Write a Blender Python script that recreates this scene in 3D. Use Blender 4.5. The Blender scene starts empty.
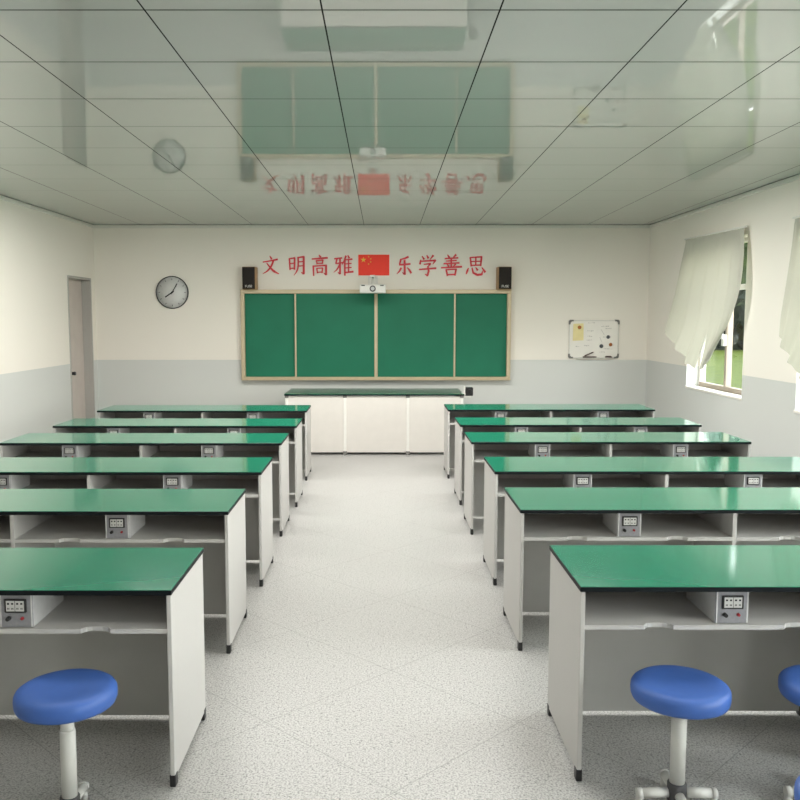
import bpy, bmesh, math, random
from mathutils import Vector, Matrix
random.seed(4)
PI = math.pi
SC = bpy.context.scene
COL = SC.collection

# ------------------------------------------------------------------ room data (metres)
XL, XR, YB, YF, ZC = -4.041, 3.825, 12.3, -3.6, 3.094
WT = 0.24
WIN_Z0, WIN_Z1 = 0.945, 2.66
WINS = [(9.04, 10.68), (6.22, 7.86), (3.40, 5.04), (0.58, 2.22), (-2.24, -0.60)]
DOOR = (11.21, 12.11, 2.34)

# ------------------------------------------------------------------ node materials
def new_mat(name):
    m = bpy.data.materials.new(name); m.use_nodes = True
    nt = m.node_tree
    b = nt.nodes['Principled BSDF']
    return m, nt, b

def mat(name, col, rough=0.5, metal=0.0, spec=0.5, noise=0.0, nscale=60.0, bump=0.0, emit=None, coat=0.0):
    m, nt, b = new_mat(name)
    b.inputs['Base Color'].default_value = (*col, 1)
    b.inputs['Roughness'].default_value = rough
    b.inputs['Metallic'].default_value = metal
    b.inputs['Specular IOR Level'].default_value = spec
    b.inputs['Coat Weight'].default_value = coat
    if noise or bump:
        tc = nt.nodes.new('ShaderNodeTexCoord'); n = nt.nodes.new('ShaderNodeTexNoise')
        n.inputs['Scale'].default_value = nscale; n.inputs['Detail'].default_value = 3
        nt.links.new(tc.outputs['Object'], n.inputs['Vector'])
        if noise:
            r = nt.nodes.new('ShaderNodeValToRGB')
            r.color_ramp.elements[0].position = 0.3; r.color_ramp.elements[1].position = 0.7
            r.color_ramp.elements[0].color = (*[c*(1-noise) for c in col], 1)
            r.color_ramp.elements[1].color = (*[min(1, c*(1+noise)) for c in col], 1)
            nt.links.new(n.outputs['Fac'], r.inputs['Fac']); nt.links.new(r.outputs['Color'], b.inputs['Base Color'])
        if bump:
            bp = nt.nodes.new('ShaderNodeBump'); bp.inputs['Strength'].default_value = bump; bp.inputs['Distance'].default_value = 0.004
            nt.links.new(n.outputs['Fac'], bp.inputs['Height']); nt.links.new(bp.outputs['Normal'], b.inputs['Normal'])
    return m

def mathn(nt, op, a, b=None, c=None):
    n = nt.nodes.new('ShaderNodeMath'); n.operation = op
    for i, v in enumerate((a, b, c)):
        if v is None: continue
        if isinstance(v, (int, float)): n.inputs[i].default_value = v
        else: nt.links.new(v, n.inputs[i])
    return n.outputs[0]

def line_mask(nt, coord, origin, pitch, width):
    """1 on a thin line that repeats every pitch metres, else 0"""
    a = mathn(nt, 'SUBTRACT', coord, origin - pitch/2 - 40*pitch)
    a = mathn(nt, 'MODULO', a, pitch)
    a = mathn(nt, 'SUBTRACT', a, pitch/2)
    a = mathn(nt, 'ABSOLUTE', a)
    return mathn(nt, 'LESS_THAN', a, width/2)

def mixc(nt, fac, a, b):
    n = nt.nodes.new('ShaderNodeMix'); n.data_type = 'RGBA'
    def s(sock, v):
        if isinstance(v, tuple): sock.default_value = (*v, 1)
        elif isinstance(v, (int, float)): sock.default_value = v
        else: nt.links.new(v, sock)
    s(n.inputs['Factor'], fac); s(n.inputs['A'], a); s(n.inputs['B'], b)
    return n.outputs['Result']

def geo_pos(nt):
    g = nt.nodes.new('ShaderNodeNewGeometry'); s = nt.nodes.new('ShaderNodeSeparateXYZ')
    nt.links.new(g.outputs['Position'], s.inputs[0])
    return g.outputs['Position'], s.outputs

def noise_tex(nt, vec, scale, detail=2.0):
    n = nt.nodes.new('ShaderNodeTexNoise'); n.inputs['Scale'].default_value = scale; n.inputs['Detail'].default_value = detail
    nt.links.new(vec, n.inputs['Vector']); return n.outputs['Fac']

def ramp(nt, fac, p0, c0, p1, c1):
    r = nt.nodes.new('ShaderNodeValToRGB')
    r.color_ramp.elements[0].position = p0; r.color_ramp.elements[0].color = (*c0, 1)
    r.color_ramp.elements[1].position = p1; r.color_ramp.elements[1].color = (*c1, 1)
    nt.links.new(fac, r.inputs['Fac']); return r.outputs['Color']

def wall_material():
    m, nt, b = new_mat('painted_wall')
    pos, xyz = geo_pos(nt)
    low = mathn(nt, 'LESS_THAN', xyz['Z'], 1.192)
    c = mixc(nt, low, (0.86, 0.82, 0.75), (0.63, 0.645, 0.625))
    n = noise_tex(nt, pos, 1.3, 3)
    c2 = mixc(nt, mathn(nt, 'MULTIPLY', n, 0.10), c, (0.55, 0.55, 0.5))
    nt.links.new(c2, b.inputs['Base Color'])
    r = mathn(nt, 'MULTIPLY_ADD', low, -0.35, 0.85)
    nt.links.new(r, b.inputs['Roughness'])
    bp = nt.nodes.new('ShaderNodeBump'); bp.inputs['Strength'].default_value = 0.06; bp.inputs['Distance'].default_value = 0.003
    nt.links.new(noise_tex(nt, pos, 90, 2), bp.inputs['Height']); nt.links.new(bp.outputs['Normal'], b.inputs['Normal'])
    return m

def ceiling_material():
    m, nt, b = new_mat('glossy_ceiling_panel')
    pos, xyz = geo_pos(nt)
    away = mathn(nt, 'SUBTRACT', 12.3, xyz['Y'])
    xx = mathn(nt, 'MULTIPLY_ADD', away, mathn(nt, 'MULTIPLY_ADD', xyz['X'], 0.0050, 0.0042), xyz['X'])
    lx = line_mask(nt, xx, -0.217, 0.785, 0.0075)
    ly = line_mask(nt, xyz['Y'], 3.781, 0.744, 0.015)
    base = mixc(nt, noise_tex(nt, pos, 0.9, 2), (0.44, 0.455, 0.43), (0.47, 0.485, 0.455))
    c = mixc(nt, mathn(nt, 'MULTIPLY', ly, 0.9), base, (0.06, 0.07, 0.06))
    c = mixc(nt, lx, c, (0.004, 0.005, 0.004))
    nt.links.new(c, b.inputs['Base Color'])
    anyl = mathn(nt, 'MAXIMUM', lx, mathn(nt, 'MULTIPLY', ly, 0.8))
    r = mathn(nt, 'MULTIPLY_ADD', anyl, 0.6, 0.004)
    nt.links.new(r, b.inputs['Roughness'])
    sp = mathn(nt, 'MULTIPLY_ADD', anyl, -0.45, 0.5)
    nt.links.new(sp, b.inputs['Specular IOR Level'])
    b.inputs['IOR'].default_value = 1.45
    return m

def floor_material():
    m, nt, b = new_mat('speckled_floor_tile')
    pos, xyz = geo_pos(nt)
    p = mathn(nt, 'ADD', xyz['X'], xyz['Y']); q = mathn(nt, 'SUBTRACT', xyz['Y'], xyz['X'])
    l1 = line_mask(nt, p, 3.169, 1.13, 0.006); l2 = line_mask(nt, q, 3.051, 1.13, 0.006)
    l = mathn(nt, 'MAXIMUM', l1, l2)
    fine = ramp(nt, noise_tex(nt, pos, 125, 2), 0.34, (0.24, 0.238, 0.235), 0.58, (0.55, 0.543, 0.53))
    specks = ramp(nt, noise_tex(nt, pos, 70, 1), 0.31, (0.4, 0.4, 0.4), 0.39, (1, 1, 1))
    mul = nt.nodes.new('ShaderNodeMix'); mul.data_type = 'RGBA'; mul.blend_type = 'MULTIPLY'
    mul.inputs['Factor'].default_value = 0.8
    nt.links.new(fine, mul.inputs['A']); nt.links.new(specks, mul.inputs['B'])
    broad = mixc(nt, mathn(nt, 'MULTIPLY', noise_tex(nt, pos, 0.8, 3), 0.25), mul.outputs['Result'], (0.5, 0.5, 0.47))
    c = mixc(nt, mathn(nt, 'MULTIPLY', l, 0.6), broad, (0.20, 0.20, 0.19))
    nt.links.new(c, b.inputs['Base Color'])
    b.inputs['Roughness'].default_value = 0.32
    b.inputs['Specular IOR Level'].default_value = 0.42
    return m

def lawn_material():
    m, nt, b = new_mat('mown_lawn')
    pos, xyz = geo_pos(nt)
    c = ramp(nt, noise_tex(nt, pos, 3.0, 6), 0.35, (0.018, 0.028, 0.0016), 0.68, (0.046, 0.060, 0.004))
    nt.links.new(c, b.inputs['Base Color']); b.inputs['Roughness'].default_value = 0.9
    b.inputs['Specular IOR Level'].default_value = 0.1
    return m

def curtain_material():
    m, nt, b = new_mat('curtain_cloth')
    out = nt.nodes['Material Output']
    d = nt.nodes.new('ShaderNodeBsdfDiffuse'); d.inputs['Color'].default_value = (0.50, 0.50, 0.455, 1)
    t = nt.nodes.new('ShaderNodeBsdfTranslucent'); t.inputs['Color'].default_value = (0.62, 0.58, 0.42, 1)
    mx = nt.nodes.new('ShaderNodeMixShader'); mx.inputs[0].default_value = 0.16
    nt.links.new(d.outputs[0], mx.inputs[1]); nt.links.new(t.outputs[0], mx.inputs[2]); nt.links.new(mx.outputs[0], out.inputs['Surface'])
    tc = nt.nodes.new('ShaderNodeTexCoord')
    bp = nt.nodes.new('ShaderNodeBump'); bp.inputs['Strength'].default_value = 0.15; bp.inputs['Distance'].default_value = 0.002
    nt.links.new(noise_tex(nt, tc.outputs['Object'], 400, 1), bp.inputs['Height']); nt.links.new(bp.outputs['Normal'], d.inputs['Normal'])
    return m

def glass_material():
    m, nt, b = new_mat('window_glass')
    out = nt.nodes['Material Output']
    g = nt.nodes.new('ShaderNodeBsdfGlossy'); g.inputs['Roughness'].default_value = 0.02
    t = nt.nodes.new('ShaderNodeBsdfTransparent'); t.inputs['Color'].default_value = (0.95, 0.98, 0.96, 1)
    f = nt.nodes.new('ShaderNodeLayerWeight'); f.inputs['Blend'].default_value = 0.5
    fac = mathn(nt, 'MULTIPLY_ADD', mathn(nt, 'POWER', f.outputs['Facing'], 5.0), 0.45, 0.03)
    mx = nt.nodes.new('ShaderNodeMixShader')
    nt.links.new(fac, mx.inputs[0]); nt.links.new(t.outputs[0], mx.inputs[1]); nt.links.new(g.outputs[0], mx.inputs[2])
    nt.links.new(mx.outputs[0], out.inputs['Surface'])
    return m

def countertop_material():
    m, nt, b = new_mat('green_desk_surface')
    pos, xyz = geo_pos(nt)
    c = mixc(nt, noise_tex(nt, pos, 2.0, 2), (0.013, 0.19, 0.113), (0.017, 0.213, 0.13))
    nt.links.new(c, b.inputs['Base Color'])
    b.inputs['Roughness'].default_value = 0.10; b.inputs['Specular IOR Level'].default_value = 0.85
    return m

def leaf_material(name, c0, c1, scale):
    m, nt, b = new_mat(name)
    pos, xyz = geo_pos(nt)
    nt.links.new(ramp(nt, noise_tex(nt, pos, scale, 4), 0.35, c0, 0.7, c1), b.inputs['Base Color'])
    b.inputs['Roughness'].default_value = 0.8; b.inputs['Specular IOR Level'].default_value = 0.15
    return m

M = dict(
    wall=wall_material(), ceiling=ceiling_material(), floor=floor_material(), lawn=lawn_material(),
    curtain=curtain_material(), glass=glass_material(), green=countertop_material(),
    black=mat('black_plastic', (0.012, 0.012, 0.013), 0.45, noise=0.2),
    edge=mat('dark_desk_edge', (0.006, 0.009, 0.011), 0.55, noise=0.2, nscale=20, spec=0.15),
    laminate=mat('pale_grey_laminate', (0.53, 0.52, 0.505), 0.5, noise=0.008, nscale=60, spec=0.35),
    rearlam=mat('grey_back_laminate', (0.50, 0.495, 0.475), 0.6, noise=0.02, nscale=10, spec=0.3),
    podium=mat('warm_white_laminate', (0.70, 0.67, 0.63), 0.45, noise=0.02, nscale=8),
    white=mat('white_paint', (0.80, 0.79, 0.75), 0.45, noise=0.02, nscale=12),
    trim=mat('white_trim_paint', (0.74, 0.73, 0.68), 0.5, noise=0.02, nscale=12),
    steel=mat('brushed_steel', (0.30, 0.30, 0.32), 0.42, metal=0.35, noise=0.06, nscale=80),
    steel_side=mat('steel_case', (0.60, 0.60, 0.60), 0.5, metal=0.0, noise=0.04, nscale=40),
    socket=mat('socket_white', (0.56, 0.56, 0.54), 0.4, noise=0.02),
    hole=mat('socket_hole', (0.015, 0.015, 0.02), 0.6, noise=0.1),
    red=mat('red_button', (0.35, 0.02, 0.03), 0.4, noise=0.05),
    blue=mat('blue_vinyl', (0.042, 0.120, 0.42), 0.45, noise=0.05, nscale=9, bump=0.05),
    tube=mat('white_enamel_tube', (0.66, 0.66, 0.63), 0.35, noise=0.02, nscale=15),
    collar=mat('grey_collar', (0.06, 0.06, 0.065), 0.5, noise=0.1),
    board=mat('green_chalkboard', (0.011, 0.165, 0.092), 0.55, noise=0.06, nscale=2.5, spec=0.3),
    boardframe=mat('champagne_frame', (0.56, 0.465, 0.315), 0.4, metal=0.25, noise=0.04, nscale=10),
    letter=mat('red_acrylic', (0.62, 0.008, 0.022), 0.35, noise=0.06, nscale=20),
    flag=mat('flag_red', (1.0, 0.030, 0.004), 0.5, noise=0.03, nscale=15),
    star=mat('flag_yellow', (0.90, 0.55, 0.05), 0.5, noise=0.03),
    wood=mat('light_wood_veneer', (0.40, 0.24, 0.11), 0.5, noise=0.18, nscale=14),
    grille=mat('speaker_cloth', (0.012, 0.008, 0.006), 0.8, noise=0.4, nscale=300),
    mark=mat('white_lettering', (0.75, 0.74, 0.70), 0.5, noise=0.02),
    projector=mat('projector_white', (0.74, 0.73, 0.69), 0.4, noise=0.02),
    lens=mat('lens_ring', (0.05, 0.05, 0.05), 0.35, noise=0.1),
    lensglass=mat('lens_glass', (0.55, 0.57, 0.56), 0.1, noise=0.05),
    clockface=mat('clock_face', (0.66, 0.66, 0.65), 0.35, noise=0.03, nscale=30),
    clockring=mat('clock_ring', (0.045, 0.045, 0.05), 0.4, metal=0.5, noise=0.1),
    tick=mat('clock_tick', (0.25, 0.25, 0.25), 0.5, noise=0.05),
    wboard=mat('whiteboard_surface', (0.80, 0.775, 0.72), 0.3, noise=0.02, nscale=8),
    wtrim=mat('aluminium_trim', (0.66, 0.64, 0.60), 0.35, metal=0.4, noise=0.03),
    wcorner=mat('grey_corner_cap', (0.17, 0.165, 0.155), 0.5, noise=0.05),
    note=mat('yellow_note', (0.80, 0.70, 0.36), 0.7, noise=0.05, nscale=10),
    faint=mat('faint_writing', (0.52, 0.50, 0.47), 0.6, noise=0.05),
    orange=mat('orange_magnet', (0.36, 0.11, 0.02), 0.4, noise=0.05),
    greymag=mat('grey_magnet', (0.06, 0.065, 0.075), 0.4, noise=0.05),
    pen=mat('dark_pen', (0.06, 0.025, 0.02), 0.5, noise=0.2),
    door=mat('pinkish_grey_door', (0.56, 0.50, 0.46), 0.5, noise=0.04, nscale=5),
    doorframe=mat('pale_door_frame', (0.42, 0.405, 0.38), 0.5, noise=0.03),
    jamb=mat('grey_jamb', (0.36, 0.35, 0.33), 0.6, noise=0.03),
    alu=mat('window_frame_white', (0.72, 0.69, 0.63), 0.4, noise=0.03),
    stile=mat('window_stile_beige', (0.46, 0.38, 0.31), 0.45, noise=0.04),
    rail_shade=mat('window_rail_tan_shaded', (0.33, 0.27, 0.21), 0.45, noise=0.06),  # tan rail with the shadow on it painted into the colour
    sill=mat('cream_sill', (0.86, 0.83, 0.76), 0.35, noise=0.03),
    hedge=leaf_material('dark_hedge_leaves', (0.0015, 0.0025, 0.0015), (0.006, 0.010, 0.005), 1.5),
    leaves=leaf_material('tree_leaves', (0.005, 0.010, 0.003), (0.022, 0.038, 0.008), 3.0),
    bark=mat('bark', (0.05, 0.035, 0.025), 0.9, noise=0.3, nscale=12),
    outside=mat('outer_wall', (0.6, 0.58, 0.55), 0.8, noise=0.05, nscale=3),
)

# ------------------------------------------------------------------ mesh helpers
def setmat(faces, mi):
    for f in faces: f.material_index = mi

def box(bm, x0, x1, y0, y1, z0, z1, bev=0.0, mi=0, seg=1, mtx=None):
    r = bmesh.ops.create_cube(bm, size=1.0)
    vs = r['verts']
    m = Matrix.Translation(((x0+x1)/2, (y0+y1)/2, (z0+z1)/2)) @ Matrix.Diagonal((x1-x0, y1-y0, z1-z0, 1))
    bmesh.ops.transform(bm, matrix=m, verts=vs)
    faces = list({f for v in vs for f in v.link_faces})
    setmat(faces, mi)
    if bev > 0:
        es = list({e for v in vs for e in v.link_edges})
        out = bmesh.ops.bevel(bm, geom=es, offset=bev, segments=seg, affect='EDGES', profile=0.5)
        setmat(out['faces'], mi)
        vs = list({v for f in out['faces'] for v in f.verts} | {v for v in vs if v.is_valid})
    if mtx is not None:
        bmesh.ops.transform(bm, matrix=mtx, verts=vs)
    return vs

def cyl(bm, p0, p1, r0, r1=None, n=20, mi=0, caps=True):
    p0, p1 = Vector(p0), Vector(p1); r1 = r0 if r1 is None else r1
    d = (p1-p0); q = d.to_track_quat('Z', 'Y')
    rings = []
    for p, r in ((p0, r0), (p1, r1)):
        rings.append([bm.verts.new(p + q @ Vector((r*math.cos(2*PI*i/n), r*math.sin(2*PI*i/n), 0))) for i in range(n)])
    for i in range(n):
        f = bm.faces.new((rings[0][i], rings[0][(i+1) % n], rings[1][(i+1) % n], rings[1][i])); f.material_index = mi; f.smooth = True
    if caps:
        f = bm.faces.new(list(reversed(rings[0]))); f.material_index = mi
        f = bm.faces.new(rings[1]); f.material_index = mi

def lathe(bm, prof, n=48, mi=0, mtx=None):
    """prof: (r, z) from bottom axis to top axis; r == 0 closes"""
    rings = []
    vs = []
    for r, z in prof:
        if r <= 1e-6: ring = [bm.verts.new((0, 0, z))]
        else: ring = [bm.verts.new((r*math.cos(2*PI*i/n), r*math.sin(2*PI*i/n), z)) for i in range(n)]
        rings.append(ring); vs += ring
    for a, b in zip(rings, rings[1:]):
        for i in range(n):
            j = (i+1) % n
            if len(a) == 1 and len(b) == 1: continue
            if len(a) == 1: f = bm.faces.new((a[0], b[j], b[i]))
            elif len(b) == 1: f = bm.faces.new((a[i], a[j], b[0]))
            else: f = bm.faces.new((a[i], a[j], b[j], b[i]))
            f.smooth = True; f.material_index = mi
    if mtx is not None: bmesh.ops.transform(bm, matrix=mtx, verts=vs)

def prism(bm, pts, axis, a0, a1, mi=0):
    """extrude a closed 2-D outline: axis 'z' -> pts are (x,y); axis 'y' -> pts are (x,z); axis 'x' -> (y,z)"""
    def P(p, a):
        return {'z': (p[0], p[1], a), 'y': (p[0], a, p[1]), 'x': (a, p[0], p[1])}[axis]
    lo = [bm.verts.new(P(p, a0)) for p in pts]; hi = [bm.verts.new(P(p, a1)) for p in pts]
    n = len(pts); fs = []
    fs.append(bm.faces.new(list(reversed(lo)))); fs.append(bm.faces.new(hi))
    for i in range(n):
        fs.append(bm.faces.new((lo[i], lo[(i+1) % n], hi[(i+1) % n], hi[i])))
    setmat(fs, mi)
    return fs

def obj(name, bm, mats, parent=None, label=None, cat=None, group=None, kind=None, loc=None):
    bmesh.ops.recalc_face_normals(bm, faces=bm.faces[:])
    me = bpy.data.meshes.new(name); bm.to_mesh(me); bm.free()
    for m in (mats if isinstance(mats, (list, tuple)) else [mats]): me.materials.append(m)
    o = bpy.data.objects.new(name, me); COL.objects.link(o)
    if parent: o.parent = parent
    if loc: o.location = loc
    return tag(o, label, cat, group, kind)

def tag(o, label=None, cat=None, group=None, kind=None):
    if label: o['label'] = label
    if cat: o['category'] = cat
    if group: o['group'] = group
    if kind: o['kind'] = kind
    return o

def thing(name, label, cat, loc=(0, 0, 0), rotz=0.0, group=None):
    o = bpy.data.objects.new(name, None); COL.objects.link(o)
    o.empty_display_size = 0.1; o.location = loc; o.rotation_euler = (0, 0, rotz)
    return tag(o, label, cat, group)

def copy_tree(src, parent=None):
    c = src.copy(); COL.objects.link(c)
    if parent: c.parent = parent
    for ch in list(src.children): copy_tree(ch, c)
    return c

BM = bmesh.new

# ------------------------------------------------------------------ the room
bm = BM(); box(bm, XL-WT, XR+WT, YF-WT, YB+WT, -0.12, 0.0); obj('floor', bm, M['floor'], kind='structure')
bm = BM(); box(bm, XL-WT, XR+WT, YF-WT, YB+WT, ZC, ZC+0.15); obj('ceiling', bm, M['ceiling'], kind='structure')
bm = BM(); box(bm, XL-WT, XR+WT, YB, YB+WT, 0, ZC); obj('wall_back', bm, M['wall'], kind='structure')
bm = BM(); box(bm, XL-WT, XR+WT, YF-WT, YF, 0, ZC); obj('wall_front', bm, M['wall'], kind='structure')
bm = BM()
box(bm, XL-WT, XL, YF, DOOR[0], 0, ZC); box(bm, XL-WT, XL, DOOR[1], YB, 0, ZC); box(bm, XL-WT, XL, DOOR[0], DOOR[1], DOOR[2], ZC)
obj('wall_left', bm, M['wall'], kind='structure')
bm = BM()
box(bm, XR, XR+WT, YF, YB, 0, WIN_Z0); box(bm, XR, XR+WT, YF, YB, WIN_Z1, ZC)
ys = [YB] + [v for w in WINS for v in (w[1], w[0])] + [YF]
for i in range(0, len(ys), 2): box(bm, XR, XR+WT, ys[i+1], ys[i], WIN_Z0, WIN_Z1)
obj('wall_right', bm, M['wall'], kind='structure')

# thin trim where the walls meet the ceiling
bm = BM(); box(bm, XL, XR, YB-0.022, YB, ZC-0.045, ZC-0.004, 0.004); obj('trim_1', bm, M['trim'], kind='structure')
bm = BM(); box(bm, XL, XL+0.022, YF, YB-0.022, ZC-0.045, ZC-0.004, 0.004); obj('trim_2', bm, M['trim'], kind='structure')
bm = BM(); box(bm, XR-0.022, XR, YF, YB-0.022, ZC-0.045, ZC-0.004, 0.004); obj('trim_3', bm, M['trim'], kind='structure')

# door in the left wall, set back in its opening
dr = bpy.data.objects.new('door_1', None); COL.objects.link(dr); dr['kind'] = 'structure'; dr.location = (XL, DOOR[0], 0)
W = DOOR[1]-DOOR[0]
bm = BM(); box(bm, -0.155, -0.115, 0.03, W-0.03, 0.01, DOOR[2]-0.03, 0.003)
box(bm, -0.1155, -0.112, 0.12, W-0.12, 0.25, 1.0, 0.002); box(bm, -0.1155, -0.112, 0.12, W-0.12, 1.15, 2.15, 0.002)
obj('door_leaf', bm, M['door'], dr)
bm = BM()
box(bm, -0.17, 0.012, 0, 0.03, 0, DOOR[2], 0.003); box(bm, -0.17, 0.012, W-0.03, W, 0, DOOR[2], 0.003); box(bm, -0.17, 0.012, 0.03, W-0.03, DOOR[2]-0.03, DOOR[2], 0.003)
obj('door_frame', bm, M['doorframe'], dr)
bm = BM(); cyl(bm, (-0.116, 0.40, 1.04), (-0.085, 0.40, 1.04), 0.022); cyl(bm, (-0.085, 0.40, 1.04), (-0.07, 0.40, 1.04), 0.028, 0.022); obj('door_handle', bm, M['black'], dr)

# windows in the right wall: frame, centre stile, transom, four panes, two latches
for k, (y0, y1) in enumerate(WINS):
    w = bpy.data.objects.new('window_%d' % (k+1), None); COL.objects.link(w); w['kind'] = 'structure'
    w.location = (XR, y0, 0)
    L = y1-y0; xa, xb = 0.15, 0.205; z0, z1, zt = WIN_Z0, WIN_Z1, 2.10
    bm = BM()
    box(bm, xa, xb, 0, 0.05, z0, z1, 0.004); box(bm, xa, xb, L-0.05, L, z0, z1, 0.004)
    box(bm, xa, xb, 0.05, L-0.05, z1-0.05, z1, 0.004)
    box(bm, xa, xb, 0.05, L-0.05, zt, zt+0.06, 0.004)
    obj('window_frame', bm, M['alu'], w)
    bm = BM(); box(bm, xa-0.01, xb, 0.05, L-0.05, z0, z0+0.06, 0.004); obj('bottom_rail', bm, M['rail_shade'], w)
    bm = BM(); box(bm, xa-0.012, xb, L/2-0.045, L/2, z0+0.06, zt, 0.004); box(bm, xa, xb, L/2, L/2+0.04, z0+0.06, zt, 0.004); box(bm, xa, xb, L/2-0.02, L/2+0.02, zt+0.06, z1-0.05, 0.003)
    obj('window_stile', bm, M['stile'], w)
    for (a, b_, c, d) in ((0.05, L/2-0.045, z0+0.06, zt), (L/2+0.04, L-0.05, z0+0.06, zt), (0.05, L/2-0.02, zt+0.06, z1-0.05), (L/2+0.02, L-0.05, zt+0.06, z1-0.05)):
        bm = BM(); vs = [bm.verts.new(v) for v in ((xb-0.028, a, c), (xb-0.028, b_, c), (xb-0.028, b_, d), (xb-0.028, a, d))]; bm.faces.new(vs)
        obj('window_pane', bm, M['glass'], w)
    for s in (-0.03, 0.015):
        bm = BM(); box(bm, xa-0.05, xa-0.011, L/2+s-0.014, L/2+s+0.014, 1.47, 1.60, 0.006, seg=2); box(bm, xa-0.075, xa-0.048, L/2+s-0.02, L/2+s+0.02, 1.55, 1.61, 0.008, seg=2)
        obj('window_latch', bm, M['white'], w)
    bm = BM(); box(bm, -0.012, xa+0.002, -0.01, L+0.01, z0-0.022, z0+0.004, 0.004); obj('window_sill', bm, M['sill'], w)

# ------------------------------------------------------------------ outside
bm = BM(); box(bm, XR+WT, 130, -60, 140, -0.35, -0.05); obj('lawn', bm, M['lawn'], kind='structure')

def blob(bm, c, r, seed, sq=(1, 1, 1), sub=3):
    rnd = random.Random(seed)
    res = bmesh.ops.create_icosphere(bm, subdivisions=sub, radius=1.0)
    ph = [rnd.uniform(0, 6) for _ in range(6)]
    for v in res['verts']:
        d = v.co.normalized()
        k = 1 + 0.10*math.sin(5*d.x+ph[0])*math.sin(4*d.y+ph[1]) + 0.09*math.sin(9*d.z+ph[2])*math.sin(8*d.x+ph[3]) + rnd.uniform(-.07, .07)
        v.co = Vector((c[0]+d.x*r*k*sq[0], c[1]+d.y*r*k*sq[1], c[2]+d.z*r*k*sq[2]))

def leaf_cards(bm, c, r, n, size, seed):
    rnd = random.Random(seed)
    for _ in range(n):
        d = Vector((rnd.gauss(0, 1), rnd.gauss(0, 1), rnd.gauss(0, 1))).normalized()
        p = Vector(c) + Vector((d.x*r[0], d.y*r[1], d.z*r[2])) * rnd.uniform(0.75, 1.12)
        u = Vector((rnd.gauss(0, 1), rnd.gauss(0, 1), rnd.gauss(0, 1))).normalized(); v = u.orthogonal().normalized()
        s = size*rnd.uniform(.6, 1.3)
        bm.faces.new([bm.verts.new(q) for q in (p-u*s, p+v*s*.45, p+u*s, p-v*s*.45)])

# the near tree whose foliage shows in the top of the first window
def tree(name, x, y, h, r, label, seed, lmat, n, size, trunk=0.16, group=None):
    t = thing(name, label, 'tree', (x, y, -0.05), group=group)
    bm = BM(); cyl(bm, (0, 0, -0.05), (0.05, 0.03, h*0.75), trunk, trunk*0.5, 14)
    for k in range(4):
        a = k*PI/2+seed; cyl(bm, (0.03, 0.02, h*0.5), (math.cos(a)*r*.6, math.sin(a)*r*.6, h*0.8), trunk*.4, trunk*.12, 8)
    obj('trunk', bm, M['bark'], t)
    bm = BM()
    for k in range(6):
        a = k*1.1+seed; c = (math.cos(a)*r*.45, math.sin(a)*r*.45, h*(.82+.10*math.sin(k*2.1+seed)))
        blob(bm, c, r*.5, seed*10+k, sub=2); leaf_cards(bm, c, (r*.62, r*.62, r*.62), n//6, size, seed*20+k)
    obj('crown', bm, lmat, t)
    return t
tree('leafy_tree', 8.0, 18.5, 4.6, 1.9, 'leafy green tree on the lawn seen through the top of the far window', 3, M['leaves'], 2600, 0.11)
bm = BM()
rnd = random.Random(8)
for k in range(26):
    a = math.radians(8 + k*3.4); R_ = 56
    c = (math.sin(a)*R_, math.cos(a)*R_, 2.6)
    blob(bm, c, 4.6, 100+k, sq=(1, 1, .95), sub=3); leaf_cards(bm, c, (4.7, 4.7, 4.4), 160, .35, k)
hedge = obj('hedge', bm, M['hedge'], label='tall dark hedge along the far side of the lawn outside', cat='hedge')

# ------------------------------------------------------------------ curtains (control grids in metres: rows top to hem, far side to near side)
C1 = [[(3.765,10.696,2.743),(3.765,10.234,2.737),(3.765,9.781,2.729),(3.765,9.367,2.721),(3.765,8.999,2.716)],
 [(3.735,10.763,2.443),(3.715,10.136,2.417),(3.715,9.624,2.408),(3.715,9.189,2.401),(3.74,8.912,2.424)],
 [(3.66,10.715,2.11),(3.63,10.046,2.056),(3.63,9.498,2.031),(3.66,9.11,2.042),(3.70,8.883,2.087)],
 [(3.58,10.671,1.826),(3.53,9.895,1.71),(3.55,9.425,1.66),(3.6,9.137,1.685),(3.65,9.005,1.749)],
 [(3.5,10.577,1.618),(3.45,9.934,1.422),(3.48,9.585,1.245),(3.54,9.388,1.257),(3.6,9.305,1.424)]]
C2 = [[(3.765,7.897,2.684),(3.765,7.575,2.69),(3.765,7.2,2.703),(3.765,6.819,2.709),(3.765,6.44,2.716)],
 [(3.735,7.881,2.405),(3.715,7.478,2.391),(3.715,7.087,2.384),(3.715,6.695,2.39),(3.74,6.358,2.389)],
 [(3.68,7.838,2.089),(3.64,7.386,2.03),(3.63,6.956,2.0),(3.66,6.633,2.006),(3.7,6.327,2.047)],
 [(3.62,7.781,1.818),(3.57,7.334,1.707),(3.55,6.907,1.641),(3.6,6.644,1.647),(3.65,6.441,1.741)],
 [(3.58,7.715,1.631),(3.55,7.464,1.446),(3.53,7.141,1.269),(3.54,6.82,1.269),(3.6,6.682,1.452)]]

def catmull(ps, t):
    n = len(ps)-1; f = min(max(t, 0), 1)*n; i = min(int(f), n-1); u = f-i
    p1, p2 = Vector(ps[i]), Vector(ps[i+1])
    p0 = Vector(ps[i-1]) if i > 0 else p1*2-p2
    p3 = Vector(ps[i+2]) if i+2 <= n else p2*2-p1
    return 0.5*((2*p1)+(p2-p0)*u+(2*p0-5*p1+4*p2-p3)*u*u+(3*p1-p0-3*p2+p3)*u**3)

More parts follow.
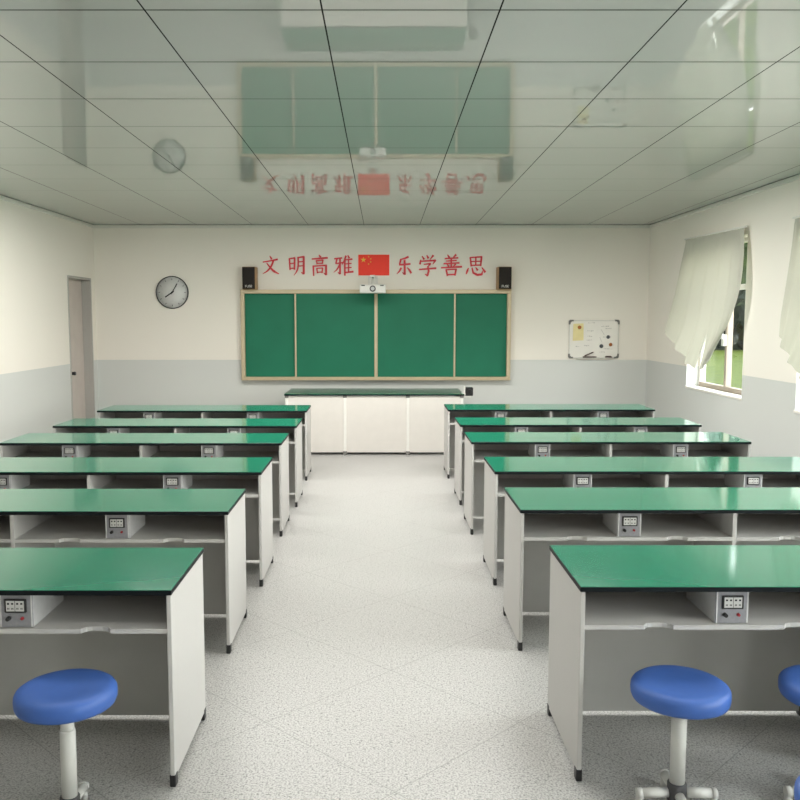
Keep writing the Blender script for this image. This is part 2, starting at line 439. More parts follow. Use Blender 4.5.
def curtain(ctrl, label, notch, seed):
    rnd = random.Random(seed)
    ph = [rnd.uniform(0, 6.28) for _ in range(4)]
    t = thing('window_curtain', label, 'curtain', (0, 0, 0), group='pale curtains blowing in at the windows')
    NU, NV = 150, 70
    bm = BM(); grid = []
    for j in range(NV+1):
        v = j/NV; row = []
        for i in range(NU+1):
            u = i/NU
            vv = v
            # ragged notch in the hem where two widths part
            d = abs(u-notch)/0.06
            if d < 1: vv = v*(1-0.22*(1-d)**1.1)
            cps = [catmull(r, u) for r in ctrl]
            p = catmull(cps, vv)
            gather = math.exp(-((v-0.0)/0.13)**2)
            fold = 0.020*gather*math.sin(u*2*PI*22+ph[0]) + (0.011+0.010*v)*math.sin(u*2*PI*5.5+ph[1]+1.2*v) + 0.007*v*math.sin(u*2*PI*11+ph[2])
            hem = 0.008*v*v*math.sin(u*2*PI*7+ph[3]); fold *= 0.25+0.75*min(1, u/.12, (1-u)/.12)
            row.append(bm.verts.new((p.x-max(-0.03, fold) if v > .02 else p.x-0.3*fold, p.y, p.z+hem)))
        grid.append(row)
    for j in range(NV):
        for i in range(NU):
            f = bm.faces.new((grid[j][i], grid[j][i+1], grid[j+1][i+1], grid[j+1][i])); f.smooth = True
    obj('curtain_cloth', bm, M['curtain'], t)
    # header tape and rod with brackets
    a, b = Vector(ctrl[0][0]), Vector(ctrl[0][-1])
    bm = BM(); cyl(bm, (a.x+0.005, a.y+0.05, a.z+0.012), (b.x+0.005, b.y-0.05, b.z+0.012), 0.010, n=12)
    for q in (0.06, 0.5, 0.94):
        p = a.lerp(b, q); cyl(bm, (p.x+0.005, p.y, p.z+0.012), (XR, p.y, p.z+0.012), 0.007, n=8)
    obj('curtain_rod', bm, M['white'], t)
    return t
curtain(C1, 'pale grey-green curtain blowing in at the window nearest the back wall', 0.60, 5)
curtain(C2, 'pale curtain at the window cut off by the right edge of the picture', 0.55, 9)

# ------------------------------------------------------------------ laboratory desks
DL, DD, DH = 2.30, 0.60, 0.78
def desk_shelf(x0, x1, y0, y1, z0, z1, qs):
    """shelf board with two rounded finger notches cut in its front edge"""
    pts = [(x0, y0)]
    for q in qs:
        c = x0+(x1-x0)*q
        for dx, dy in ((-.056, 0), (-.050, .011), (-.039, .023), (-.02, .028), (.02, .028), (.039, .023), (.050, .011), (.056, 0)):
            pts.append((c+dx, y0+dy))
    pts += [(x1, y0), (x1, y1), (x0, y1)]
    bm = BM(); fs = prism(bm, pts, 'z', z0, z1)
    for k, f in enumerate(fs[2:]):
        if k in range(1, 8) or k in range(9, 16): f.material_index = 1
    return bm

def make_desk(shift, qs):
    t = thing('laboratory_desk', 'green-topped desk', 'desk', group='green-topped laboratory desks')
    h = DL/2
    bm = BM(); box(bm, -h, h, 0, DD, DH-0.0205, DH-0.002, 0.0015, mi=1); box(bm, -h+.012, h-.012, .012, DD-.012, DH-0.021, DH-0.020, mi=2)  # pale underside skin added to bounce light into the shelf space
    vs = [bm.verts.new(p) for p in ((-h+.003, .003, DH), (h-.003, .003, DH), (h-.003, DD-.003, DH), (-h+.003, DD-.003, DH))]
    vl = [bm.verts.new(p) for p in ((-h+.001, .001, DH-.004), (h-.001, .001, DH-.004), (h-.001, DD-.001, DH-.004), (-h+.001, DD-.001, DH-.004))]
    bm.faces.new(vs)
    for i in range(4): bm.faces.new((vl[i], vl[(i+1) % 4], vs[(i+1) % 4], vs[i]))
    obj('countertop', bm, [M['green'], M['edge'], M['laminate']], t)
    for s in (-1, 1):
        xa, xb = sorted((s*(h-0.004), s*(h-0.022)))
        bm = BM(); box(bm, xa, xb, 0.008, DD-0.008, 0.034, DH-0.021, 0.002); obj('side_panel', bm, M['laminate'], t)
    bm = BM(); box(bm, -0.011, 0.011, 0.016, DD-0.035, 0.034, DH-0.021, 0.0015); obj('centre_panel', bm, M['laminate'], t)
    bm = BM()
    for a_, b_ in ((-h+0.022, -0.0115), (0.0115, h-0.022)):
        box(bm, a_, b_, DD-0.035, DD-0.018, 0.022, 0.615); box(bm, a_, b_, DD-0.035, DD-0.018, 0.615, DH-0.022, mi=1)  # upper part coloured paler so the compartment looks better lit
    box(bm, -0.0115, 0.0115, DD-0.0345, DD-0.0185, 0.022, DH-0.022)
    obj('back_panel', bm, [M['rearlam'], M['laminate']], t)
    for xa, xb in ((-h+0.022, -0.011), (0.011, h-0.022)):
        obj('shelf', desk_shelf(xa, xb, 0.014, DD-0.036, 0.607, 0.625, qs), [M['laminate'], M['rearlam']], t)
        c = (xa+xb)/2 + shift
        bm = BM(); w, z0, z1 = 0.064, 0.6255, 0.757
        box(bm, c-w, c+w, 0.034, 0.34, z0, z1, 0.002, mi=1)
        box(bm, c-w+.001, c+w-.001, 0.028, 0.0345, z0+.001, z1-.001, 0.002, mi=0)
        box(bm, c-w+.003, c-w+.008, 0.0268, 0.0285, z0+.003, z1-.003, 0, mi=1); box(bm, c+w-.008, c+w-.003, 0.0268, 0.0285, z0+.003, z1-.003, 0, mi=1)
        pb = obj('power_box', bm, [M['steel'], M['steel_side']], t)
        bm = BM(); box(bm, c-.041, c+.041, .020, .0282, .6855, .738, .002, mi=0); box(bm, c-.034, c+.034, .0185, .0205, .6915, .732, .001, mi=1)
        box(bm, c-.0008, c+.0008, .0181, .0186, .6915, .732, 0, mi=0)
        for gx in (-.025, -.0095, .0095, .025):
            box(bm, c+gx-.004, c+gx+.004, .0178, .0186, .718, .7245, 0, mi=2)
            box(bm, c+gx-.0035, c+gx-.001, .0178, .0186, .699, .7055, 0, mi=2); box(bm, c+gx+.001, c+gx+.0035, .0178, .0186, .699, .7055, 0, mi=2)
        obj('socket_plate', bm, [M['black'], M['socket'], M['hole']], pb)
        bm = BM(); cyl(bm, (c-.028, .0285, .662), (c-.028, .012, .662), .0085, .0075, 16); obj('knob', bm, M['black'], pb)
        bm = BM(); cyl(bm, (c+.024, .0285, .662), (c+.024, .019, .662), .0065, .0055, 16); obj('button', bm, M['red'], pb)
    for x in (-h+0.0135, 0.0, h-0.0135):
        for y in (0.026, DD-0.026):
            bm = BM(); box(bm, x-.0115, x+.0115, y-.0195, y+.0195, 0.0, 0.049, 0.003)
            obj('foot', bm, M['black'], t)
    return t

RX = [0.763, 0.750, 0.766, 0.756, 0.768, 0.761]; RY = [3.176, 4.490, 5.631, 6.987, 8.113, 9.475]
LX = [-0.780, -0.797, -0.780, -0.798, -0.779, -0.797]; LY = [3.135, 4.451, 5.605, 6.925, 8.030, 9.359]
rows = ['nearest row, with blue stools drawn up to it', 'second row counted from the blue stools', 'third row counted from the blue stools',
        'fourth row counted from the blue stools', 'fifth row counted from the blue stools', 'row farthest forward, next to the teaching bench']
for side, xs, yy, s in (('window side', RX, RY, 1), ('door side', LX, LY, -1)):
    proto = make_desk(0.010 if s > 0 else -0.016, (0.255, 0.735) if s > 0 else (0.262, 0.757))
    for k in range(6):
        d = proto if k == 0 else copy_tree(proto)
        d.location = (xs[k]+s*DL/2, yy[k], 0)
        d['label'] = 'green-topped grey desk, %s of aisle, %s' % (side, rows[k])

# ------------------------------------------------------------------ stools
def make_stool():
    t = thing('lab_stool', 'stool', 'stool', group='round blue lab stools')
    R_ = 0.175
    prof = [(0, .405), (.10, .405), (R_-.018, .407), (R_-.006, .413), (R_-.001, .425), (R_, .442), (R_-.001, .456), (R_-.006, .465), (R_-.016, .472), (R_-.035, .475), (R_-.07, .473), (.06, .469), (0, .468)]
    bm = BM(); lathe(bm, prof, 64); obj('seat', bm, M['blue'], t)
    bm = BM(); lathe(bm, [(0, .386), (.05, .386), (.09, .398), (.09, .406), (0, .406)], 32); obj('seat_plate', bm, M['collar'], t)
    bm = BM(); cyl(bm, (0, 0, .30), (0, 0, .387), .0235, n=28); obj('inner_post', bm, M['tube'], t)
    bm = BM(); lathe(bm, [(0, .085), (.0275, .085), (.0275, .335), (.026, .339), (0, .339)], 28); obj('outer_post', bm, M['tube'], t)
    bm = BM(); lathe(bm, [(0, .02), (.031, .02), (.035, .025), (.035, .088), (.032, .092), (0, .092)], 28)
    cyl(bm, (0, -.035, .058), (0, -.041, .058), .009, n=12, mi=1)
    obj('collar', bm, [M['collar'], M['tube']], t)
    for k in range(4):
        a = k*PI/2; c, s = math.cos(a), math.sin(a)
        bm = BM(); cyl(bm, (c*.033, s*.033, .052), (c*.132, s*.132, .048), .018, n=18)
        leg = obj('base_arm', bm, M['tube'], t)
        bm = BM(); cyl(bm, (c*.128, s*.128, .048), (c*.147, s*.147, .0475), .0212, .0195, n=18); cyl(bm, (c*.136, s*.136, .04), (c*.136, s*.136, 0), .013, .016, n=14)
        obj('end_cap', bm, M['socket'], leg)
    return t
st = make_stool()
spots = [(-1.11, 2.93, 0.0, 'blue round stool at the door-side nearest desk'),
         (1.098, 3.02, 0.0, 'blue round stool closest to the aisle at the window-side nearest desk'),
         (1.652, 3.03, 0.0, 'blue round stool half cut off by the right edge, under the nearest desk'),
         (1.352, 2.28, 0.3, 'blue round stool barely showing in the bottom right corner')]
for k, (x, y, a, lb) in enumerate(spots):
    o = copy_tree(st) if k < 3 else st
    o.location = (x, y, 0); o.rotation_euler = (0, 0, a); o['label'] = lb
    if k == 0:                       # this stool is screwed up a little higher
        for ch in o.children:
            if ch.name.split('.')[0] in ('seat', 'seat_plate', 'inner_post'): ch.location.z = 0.024

# ------------------------------------------------------------------ teaching bench under the board
tb = thing('teaching_bench', 'long green-topped white teaching bench below the chalkboard', 'bench', (0, 11.15, 0))
x0, x1 = -1.24, 1.105
bm = BM(); box(bm, x0, x1, -0.02, 0.88, 0.782, 0.802, 0.002, mi=1)
vs = [bm.verts.new(p) for p in ((x0+.002, -.018, .8045), (x1-.002, -.018, .8045), (x1-.002, .878, .8045), (x0+.002, .878, .8045))]
vl = [bm.verts.new(p) for p in ((x0, -.02, .801), (x1, -.02, .801), (x1, .88, .801), (x0, .88, .801))]
bm.faces.new(vs)
for i in range(4): bm.faces.new((vl[i], vl[(i+1) % 4], vs[(i+1) % 4], vs[i]))
obj('countertop', bm, [M['green'], M['edge']], tb)
posts = [x0+.03, -.451, .372, x1-.03]
for a, b_ in zip(posts, posts[1:]):
    bm = BM(); box(bm, a+.016, b_-.016, .008, .024, .034, .772, .002); obj('front_panel', bm, M['podium'], tb)
for x in (posts[0], posts[-1]):
    bm = BM(); box(bm, x-.008, x+.008, .04, .82, .034, .78, .002); obj('side_panel', bm, M['podium'], tb)
for x in posts:
    for y in (.014, .84):
        bm = BM(); box(bm, x-.018, x+.018, y-.018, y+.018, .045, .755, .004, seg=2); p = obj('post', bm, M['white'], tb)
        bm = BM(); box(bm, x-.027, x+.027, y-.024, y+.024, .0, .050, .005, seg=2); obj('foot', bm, M['wcorner'], p)
        bm = BM(); box(bm, x-.024, x+.024, y-.022, y+.022, .752, .782, .004, seg=2); obj('top_joint', bm, M['wcorner'], p)
bm = BM(); box(bm, x0+.02, x1-.02, .014, .024, .026, .036); obj('bottom_rail', bm, M['wcorner'], tb)

ds = thing('bench_socket_box', 'small black box on a white bracket at the right end of the teaching bench', 'box', (1.170, 11.235, 0.7885))
bm = BM(); box(bm, -.045, .055, -.06, .06, -.012, .095, .008, seg=2); cyl(bm, (.01, -.06, .045), (.01, -.072, .045), .03, .026, 18); obj('case', bm, M['black'], ds)
bm = BM(); box(bm, -.064, -.044, -.045, .045, -.030, .020, .004, seg=2); box(bm, -.090, -.044, -.045, .045, .0165, .026, .002); box(bm, -.064, -.044, -.03, .03, .02, .11, .004, seg=2)
box(bm, -.05, .03, -.045, .045, -.034, -.012, .005, seg=2); obj('bracket', bm, M['white'], ds)

# ------------------------------------------------------------------ chalkboard on the back wall
cb = thing('chalkboard', 'wide green sliding chalkboard with champagne frame on the back wall', 'chalkboard', (0, YB, 0))
bx0, bx1, bz0, bz1 = -1.962, 1.862, 0.905, 2.186
def bar(x0, x1, z0, z1, y0=-0.10, y1=0.0): 
    b = BM(); box(b, x0, x1, y0, y1, z0, z1, .004); return b
bm = BM()
box(bm, bx0, bx1, -.10, 0, bz1-.055, bz1, .004); box(bm, bx0, bx1, -.10, 0, bz0, bz0+.048, .004)
box(bm, bx0, bx0+.055, -.10, 0, bz0+.048, bz1-.055, .004); box(bm, bx1-.055, bx1, -.10, 0, bz0+.048, bz1-.055, .004)
box(bm, bx0+.0, bx1-.0, -.125, -.10, bz0, bz0+.018, .004)
obj('frame', bm, M['boardframe'], cb)
a0, a1, a2 = -1.182, -0.048, 1.060
for p0, p1, yy in ((bx0+.055, a0-.02, -.03), (a1+.022, a2+.0, -.062), (a2+.02, bx1-.055, -.03), (a0, a1-.022, -.062)):
    bm = BM(); box(bm, p0, p1, yy-.012, yy, bz0+.048, bz1-.055, .002); obj('board_panel', bm, M['board'], cb)
for x, w, y in ((a0-.008, .013, -.078), (a1, .024, -.085), (a2+.008, .013, -.078)):
    bm = BM(); box(bm, x-w, x+w, y, -.02, bz0+.046, bz1-.053, .003); obj('divider', bm, M['boardframe'], cb)

# ------------------------------------------------------------------ loudspeakers standing on the frame
def font_mesh(txt, size, depth):
    cu = bpy.data.curves.new('t', 'FONT'); cu.body = txt; cu.size = size; cu.extrude = depth; cu.align_x = 'CENTER'
    o = bpy.data.objects.new('t', cu); COL.objects.link(o)
    dg = bpy.context.evaluated_depsgraph_get(); me = bpy.data.meshes.new_from_object(o.evaluated_get(dg))
    bpy.data.objects.remove(o); bpy.data.curves.remove(cu)
    b = BM(); b.from_mesh(me); bpy.data.meshes.remove(me)
    bmesh.ops.rotate(b, cent=(0, 0, 0), matrix=Matrix.Rotation(PI/2, 3, 'X'), verts=b.verts)
    for f in b.faces: f.material_index = 0
    return b
def speaker(x, rz, label):
    t = thing('loudspeaker', label, 'speaker', (x, YB-.105, bz1), rz, 'black loudspeakers above the board')
    w, h_, d = .092, .315, .19
    bm = BM(); box(bm, -w, w, -d/2, d/2, 0.0, h_, .006, seg=2); obj('cabinet', bm, M['wood'], t)
    bm = BM(); box(bm, -w+.004, w-.004, -d/2-.014, -d/2+.001, .006, h_-.006, .006, seg=2); gr = obj('grille', bm, M['grille'], t)
    b = font_mesh('FUSE', .048, .001); bmesh.ops.translate(b, vec=(0, -d/2-.0155, .028), verts=b.verts); obj('lettering', b, M['mark'], gr)
    return t
speaker(-1.82, math.radians(-3), 'black loudspeaker on the board frame, left of the red slogan')
speaker(1.75, math.radians(3), 'black loudspeaker on the board frame, right of the red slogan')

# ------------------------------------------------------------------ slogan: brush strokes (x, y, width) in a 100-unit square
G = {
 'wen': [[(46,100,3),(52,92,7),(57,84,8)],[(6,68,5),(48,74,6),(92,82,8)],[(68,76,8),(54,46,8),(32,22,6),(4,6,2)],[(28,62,4),(48,40,7),(70,20,10),(99,6,4)]],
 'ming': [[(10,86,7),(13,30,6)],[(10,85,6),(40,89,7)],[(38,89,8),(37,31,7)],[(12,60,5),(36,63,5)],[(13,36,5),(37,38,6)],
  [(57,93,7),(57,52,7),(50,24,6),(34,2,2)],[(57,91,6),(89,95,8)],[(87,95,9),(87,8,9),(74,17,3)],[(58,69,5),(85,71,5)],[(57,48,5),(85,50,5)]],
 'gao': [[(46,102,4),(54,92,9)],[(6,82,6),(94,88,8)],[(31,74,7),(35,58,6)],[(31,74,6),(69,77,6)],[(68,77,7),(65,59,6)],[(34,60,5),(66,61,5)],
  [(13,49,7),(15,0,6)],[(13,47,6),(88,51,7)],[(86,51,9),(86,4,9),(73,13,3)],[(33,36,6),(37,13,6)],[(33,36,5),(67,38,5)],[(66,38,6),(63,14,6)],[(36,17,5),(64,18,5)]],
 'ya': [[(6,84,6),(44,88,6)],[(19,84,7),(13,61,7)],[(13,60,6),(50,65,7)],[(34,87,8),(34,8,8),(23,17,3)],[(33,59,7),(20,33,6),(2,16,2)],
  [(64,98,8),(56,76,7),(44,54,3)],[(58,76,8),(58,2,7)],[(74,100,5),(80,88,8)],[(58,78,5),(95,82,7)],[(58,58,5),(91,61,5)],[(58,38,5),(91,41,5)],[(57,15,6),(100,20,8)],[(77,79,6),(77,17,6)]],
 'le': [[(76,98,9),(54,90,7),(26,84,5)],[(30,85,8),(22,56,7),(88,61,8)],[(53,80,9),(55,6,9),(40,17,3)],[(32,40,8),(22,24,7),(6,10,3)],[(70,42,4),(84,28,9),(94,14,8)]],
 'xue': [[(20,96,4),(30,82,9)],[(46,101,4),(54,87,9)],[(82,100,9),(64,80,3)],[(12,78,5),(8,58,9)],[(12,71,6),(94,76,8)],[(94,76,9),(80,57,3)],
  [(30,56,5),(68,60,7),(52,44,5)],[(52,46,7),(57,22,9),(50,0,8),(36,8,3)],[(4,31,6),(98,37,8)]],
 'shan': [[(32,103,4),(40,90,9)],[(72,103,9),(58,88,4)],[(20,84,6),(82,88,7)],[(27,72,5),(75,75,6)],[(14,59,6),(88,63,7)],[(50,87,8),(50,45,7)],
  [(30,56,4),(38,46,8)],[(70,57,8),(60,45,4)],[(2,39,6),(100,44,8)],[(26,30,7),(32,0,7)],[(26,29,6),(74,32,6)],[(73,32,8),(68,2,7)],[(32,5,6),(69,6,6)]],
 'si': [[(23,95,7),(28,49,7)],[(23,94,6),(79,98,7)],[(78,98,8),(74,51,7)],[(27,73,5),(76,75,5)],[(50,95,6),(50,53,6)],[(28,53,6),(75,55,6)],
  [(14,38,5),(9,24,9),(4,8,5)],[(32,40,5),(38,14,8),(58,3,10),(80,6,9),(84,24,3)],[(50,42,4),(59,28,9)],[(80,42,4),(96,18,10)]],
}
def glyph(strokes, w, h, depth):
    b = BM(); layer = 0
    for s in strokes:
        pts = [Vector((p[0]/100*w-w/2, p[1]/100*h)) for p in s]; ws = [p[2]/100*0.165 for p in s]
        # resample smoothly
        P, Wd = [], []
        for i in range(len(pts)-1):
            for k in range(6):
                tt = (i+k/6)/(len(pts)-1)
                q = catmull([(p.x, p.y, 0) for p in pts], tt) if len(pts) > 2 and not any((pts[j+1]-pts[j]).angle(pts[j]-pts[j-1]) > 1.1 for j in range(1, len(pts)-1)) else None
                if q is None: q = pts[i].lerp(pts[i+1], k/6)
                P.append(Vector((q[0], q[1]))); Wd.append(ws[i]+(ws[i+1]-ws[i])*k/6)
        P.append(pts[-1]); Wd.append(ws[-1])
        left, right = [], []
        for i in range(len(P)):
            d = (P[min(i+1, len(P)-1)]-P[max(i-1, 0)]); d = d.normalized() if d.length > 0 else Vector((1, 0))
            nn = Vector((-d.y, d.x)); e = P[i]
            if i == 0: e = e-d*Wd[i]*.4
            if i == len(P)-1: e = e+d*Wd[i]*.4
            left.append(e+nn*Wd[i]); right.append(e-nn*Wd[i])
        d0 = depth + layer*0.0004; layer += 1
        F = lambda p, y: b.verts.new((p.x, y, p.y))
        lf = [F(p, -d0) for p in left]; rf = [F(p, -d0) for p in right]; lb_ = [F(p, 0) for p in left]; rb = [F(p, 0) for p in right]
        for i in range(len(P)-1):
            b.faces.new((lf[i], lf[i+1], rf[i+1], rf[i])); b.faces.new((lb_[i+1], lb_[i], rb[i], rb[i+1]))
            b.faces.new((lf[i+1], lf[i], lb_[i], lb_[i+1])); b.faces.new((rf[i], rf[i+1], rb[i+1], rb[i]))
        b.faces.new((lf[0], rf[0], rb[0], lb_[0])); b.faces.new((lf[-1], lb_[-1], rb[-1], rf[-1]))
    return b
chars = [('wen', -1.662, -1.424, 2.395, 2.662, 'red character 文, first of the slogan on the back wall'), ('ming', -1.30, -1.038, 2.385, 2.665, 'red character 明, between 文 and 高 on the back wall'),
         ('gao', -.969, -.721, 2.385, 2.670, 'red character 高, between 明 and 雅 on the back wall'), ('ya', -.653, -.372, 2.385, 2.668, 'red character 雅, just left of the red flag'),
         ('le', .235, .463, 2.385, 2.655, 'red character 乐, just right of the red flag'), ('xue', .555, .807, 2.385, 2.668, 'red character 学, between 乐 and 善 on the back wall'),
         ('shan', .870, 1.165, 2.385, 2.670, 'red character 善, between 学 and 思 on the back wall'), ('si', 1.22, 1.509, 2.388, 2.655, 'red character 思, last of the slogan on the back wall')]
for nm, xa, xb, za, zb, lb in chars:
    obj('slogan_character', glyph(G[nm], xb-xa, zb-za, .012), M['letter'], label=lb, cat='wall lettering', group='red slogan characters above the board', loc=((xa+xb)/2, YB+.003, za))

# ------------------------------------------------------------------ flag
fl = thing('national_flag', 'red flag with five yellow stars on the back wall above the projector', 'flag', (-.0795, YB, 2.389))
fw, fh = .439, .291
bm = BM(); box(bm, -fw/2, fw/2, -.008, 0, 0, fh, .001); obj('flag_field', bm, M['flag'], fl)
def star_pts(cx, cz, r, rot):
    out = []
    for k in range(10):
        a = PI/2+rot+k*PI/5; rr = r if k % 2 == 0 else r*.382
        out.append((cx+rr*math.cos(a), cz+rr*math.sin(a)))
    return out
u = fw/30
for k, (gx, gy, r, rot) in enumerate(((5, 15, 3, 0), (10, 18, 1, .55), (12, 16, 1, .25), (12, 13, 1, 0), (10, 11, 1, .6))):
    bm = BM(); prism(bm, star_pts(-fw/2+gx*u, gy*fh/20, r*u, rot), 'y', -.011, -.0075); obj('star', bm, M['star'], fl)

# ------------------------------------------------------------------ projector on its wall arm
pj = thing('projector', 'white projector on a short wall arm in front of the board top', 'projector', (-.091, YB-.42, 2.125))
bm = BM(); box(bm, -.178, .178, -.13, .13, 0, .118, .012, seg=3); obj('body', bm, M['projector'], pj)
bm = BM(); cyl(bm, (0, -.128, .06), (0, -.150, .06), .042, n=28); cyl(bm, (0, -.1505, .06), (0, -.1515, .06), .026, n=24, mi=1); obj('lens', bm, [M['lens'], M['lensglass']], pj)
for x in (-.13, .125):
    bm = BM(); box(bm, x-.024, x+.024, -.1325, -.129, .096, .110, .001); obj('vent', bm, M['lens'], pj)
bm = BM(); 
for x in (-.024, .024): cyl(bm, (x, .0, .116), (x, .0, .225), .008, n=12)
box(bm, -.06, .06, -.06, .06, .116, .124, .002)
box(bm, -.035, .035, -.02, .405, .222, .250, .004); box(bm, -.07, .07, .404, .42, .10, .252, .004)
obj('wall_arm', bm, M['projector'], pj)

# ------------------------------------------------------------------ clock
ck = thing('wall_clock', 'round wall clock with thin dark rim left of the chalkboard', 'clock', (-2.941, YB, 2.149))
RX90 = Matrix.Rotation(PI/2, 4, 'X')
bm = BM(); lathe(bm, [(0, .004), (.220, .004), (.220, .022), (0, .022)], 64, mtx=RX90); obj('face', bm, M['clockface'], ck)
bm = BM(); lathe(bm, [(.219, .0), (.230, .0), (.231, .030), (.228, .036), (.221, .036), (.219, .022), (.219, .0)], 64, mtx=RX90); obj('rim', bm, M['clockring'], ck)
bm = BM()
for k in range(12):
    a = k*PI/6; mt = Matrix.Rotation(a, 4, 'Y'); box(bm, -.005, .005, -.0235, -.022, .172, .195, mtx=mt)
obj('hour_marks', bm, M['tick'], ck)
def hand(deg, ln, w, y):
    b = BM(); box(b, -w, w, y-.003, y, -.03, ln, .001, mtx=Matrix.Rotation(math.radians(deg), 4, 'Y')); return b
obj('minute_hand', hand(31, .145, .006, -.028), M['black'], ck)
obj('hour_hand', hand(236, .120, .0085, -.024), M['black'], ck)
bm = BM(); cyl(bm, (0, -.022, 0), (0, -.034, 0), .013, n=16); obj('hub', bm, M['black'], ck)

# ------------------------------------------------------------------ whiteboard and what is on it
wb = thing('whiteboard', 'small whiteboard with grey corner caps on the back wall', 'whiteboard', (2.703, YB, 1.218))
ww, wh = .713, .541
bm = BM(); box(bm, .01, ww-.01, -.016, 0, .01, wh-.01); obj('board_surface', bm, M['wboard'], wb)
bm = BM()
for a in ((0, ww, 0, .016), (0, ww, wh-.016, wh), (0, .016, .016, wh-.016), (ww-.016, ww, .016, wh-.016)): box(bm, a[0], a[1], -.022, 0, a[2], a[3], .003)
obj('frame', bm, M['wtrim'], wb)
for sx in (0, 1):
    for sz in (0, 1):
        X = lambda v: v if sx == 0 else ww-v
        Z = lambda v: v if sz == 0 else wh-v
        bm = BM(); prism(bm, [(X(-.004), Z(.012)), (X(.012), Z(-.004)), (X(.062), Z(-.004)), (X(.062), Z(.018)), (X(.036), Z(.020)), (X(.020), Z(.036)), (X(.018), Z(.062)), (X(-.004), Z(.062))], 'y', -.028, -.001)
        obj('corner_cap', bm, M['wcorner'], wb)
bm = BM(); box(bm, .10, ww-.10, -.062, -.001, -.006, .006, .002); obj('pen_ledge', bm, M['wtrim'], wb)
rw = random.Random(3)
bm = BM()
for (xa, xb, z) in ((.27, .36, .50), (.26, .35, .385), (.26, .33, .31), (.25, .33, .255), (.22, .30, .175), (.10, .16, .165), (.46, .56, .45), (.49, .60, .30), (.50, .62, .13), (.44, .52, .085), (.52, .60, .42)):
    x = xa
    while x < xb:
        w = rw.uniform(.008, .022); box(bm, x, x+w, -.0175, -.0158, z-.004+rw.uniform(-.004, .004), z+.004+rw.uniform(-.002, .006)); x += w+.007
for (p, q) in (((.455, .41), (.505, .33)), ((.44, .30), (.47, .23))):
    d = Vector((q[0]-p[0], q[1]-p[1])); nn = Vector((-d.y, d.x)).normalized()*.003
    prism(bm, [(p[0]+nn.x, p[1]+nn.y), (p[0]-nn.x, p[1]-nn.y), (q[0]-nn.x, q[1]-nn.y), (q[0]+nn.x, q[1]+nn.y)], 'y', -.0175, -.0158)
obj('faint_writing', bm, M['faint'], wb)
bm = BM(); prism(bm, [(0, 0), (.155, .008), (.150, .25), (.004, .242)], 'y', -.0015, 0)
obj('yellow_note', bm, M['note'], label='yellow paper note in the top left of the whiteboard', cat='paper note', loc=(2.703+.055, YB-.0165, 1.218+.245))
def magnet(x, z, r, m, name, label):
    b = BM(); lathe(b, [(0, 0), (r, 0), (r, .006), (r*.8, .012), (0, .013)], 24, mtx=RX90)
    obj(name, b, m, label=label, cat='magnet', group='round magnets on the whiteboard', loc=(2.703+x, YB-.0182 if z > .4 else YB-.0165, 1.218+z))
magnet(.148, .437, .026, M['orange'], 'magnet', 'round brown magnet on the yellow note')
magnet(.560, .300, .026, M['greymag'], 'magnet', 'upper of the two dark grey magnets on the whiteboard')
magnet(.466, .170, .028, M['greymag'], 'magnet', 'lower of the two dark grey magnets on the whiteboard')
magnet(.598, .192, .024, M['orange'], 'magnet', 'brown magnet to the lower right of the whiteboard')
bm = BM(); cyl(bm, (0, 0, .010), (.175, .0, .010), .009, n=12); cyl(bm, (.175, 0, .010), (.20, 0, .010), .009, .004, n=12)
obj('board_marker', bm, M['pen'], label='dark marker pen lying on the whiteboard ledge', cat='marker pen', loc=(2.703+.20, YB-.038, 1.218+.0055))
bm = BM(); cyl(bm, (0, 0, 0), (.11, 0, .045), .008, n=12); cyl(bm, (.11, 0, .045), (.128, 0, .053), .008, .003, n=12)
obj('board_marker', bm, M['pen'], label='dark marker pen propped up slanting on the other marker', cat='marker pen', loc=(2.703+.225, YB-.038, 1.218+.0325))
bm = BM(); box(bm, 0, .09, -.018, .018, 0, .02, .004, seg=2); box(bm, .01, .08, -.016, .016, .018, .026, .003)
obj('board_eraser', bm, M['pen'], label='small dark eraser at the right end of the whiteboard ledge', cat='eraser', loc=(2.703+.52, YB-.038, 1.218+.0055))

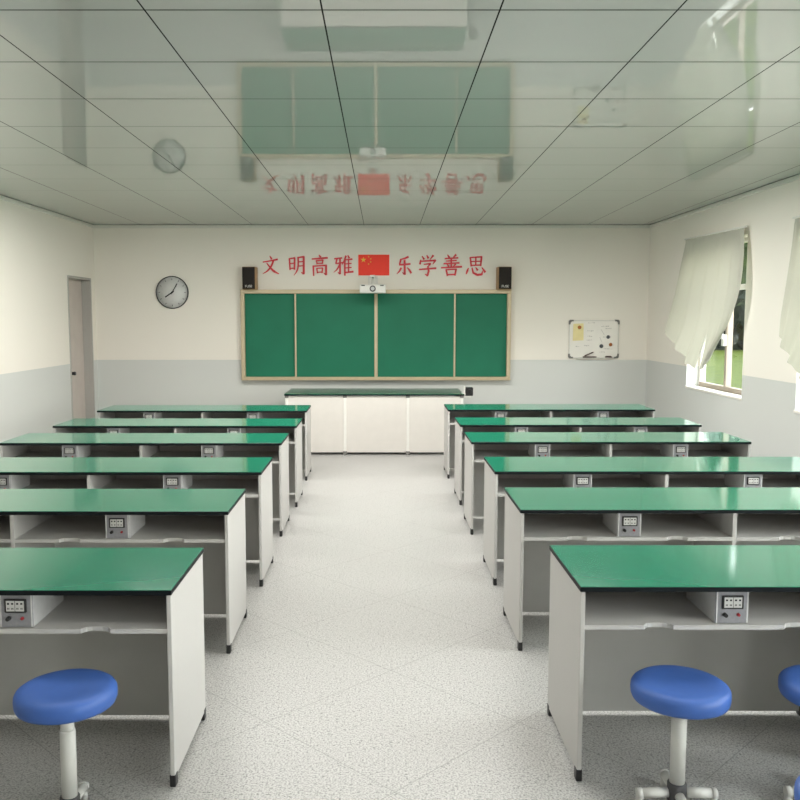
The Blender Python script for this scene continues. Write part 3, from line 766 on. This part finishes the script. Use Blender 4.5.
# ------------------------------------------------------------------ light
wd = bpy.data.worlds.new('World'); SC.world = wd; wd.use_nodes = True
nt = wd.node_tree; bg = nt.nodes['Background']
tc = nt.nodes.new('ShaderNodeTexCoord'); sx = nt.nodes.new('ShaderNodeSeparateXYZ'); nt.links.new(tc.outputs['Generated'], sx.inputs[0])
col = ramp(nt, sx.outputs['Z'], 0.0, (1.0, 0.98, 0.92), 0.6, (0.86, 0.93, 1.0))
nt.links.new(col, bg.inputs['Color']); bg.inputs['Strength'].default_value = 11.5

def area(name, loc, rot, sx_, sy_, power, col=(1, 1, 1)):
    l = bpy.data.lights.new(name, 'AREA'); l.shape = 'RECTANGLE'; l.size = sx_; l.size_y = sy_; l.energy = power; l.color = col
    o = bpy.data.objects.new(name, l); COL.objects.link(o); o.location = loc; o.rotation_euler = rot
    return o
for k, (y0, y1) in enumerate(WINS):
    o = area('window_portal' if k < 2 else 'window_daylight', (XR+WT+.03, (y0+y1)/2, (WIN_Z0+WIN_Z1)/2), (0, PI/2, 0), WIN_Z1-WIN_Z0, y1-y0, (0, 0, 82, 72, 62)[k], (1, .985, .95))
    if k < 2:                                    # the two windows in view are lit by the sky itself; a portal only guides the sampling
        o.data.energy = 1.0; o.data.cycles.is_portal = True
for y, p in ((-1.4, 22), (1.6, 28), (4.4, 65), (6.6, 105), (8.9, 190)):   # added fill light under the ceiling, no fixtures there
    area('ceiling_fill', (-.1, y, ZC-.02), (0, 0, 0), 5.2, .5, p, (1, .965, .92))

# ------------------------------------------------------------------ camera
cd = bpy.data.cameras.new('Camera'); cam = bpy.data.objects.new('Camera', cd); COL.objects.link(cam)
cam.location = (0, 0, 1.798); cam.rotation_euler = (PI/2-0.096, 0, 0)
cd.sensor_width = 36; cd.lens = 859/800*36; cd.shift_x = (400-379.4)/800; cd.clip_start = .05; cd.clip_end = 400
SC.camera = cam
SC.view_settings.view_transform = 'Standard'
SC.view_settings.look = 'None'
SC.view_settings.exposure = -0.12
SC.cycles.max_bounces = 10; SC.cycles.diffuse_bounces = 6; SC.cycles.glossy_bounces = 4
SC.cycles.use_denoising = True
SC.cycles.sample_clamp_indirect = 8
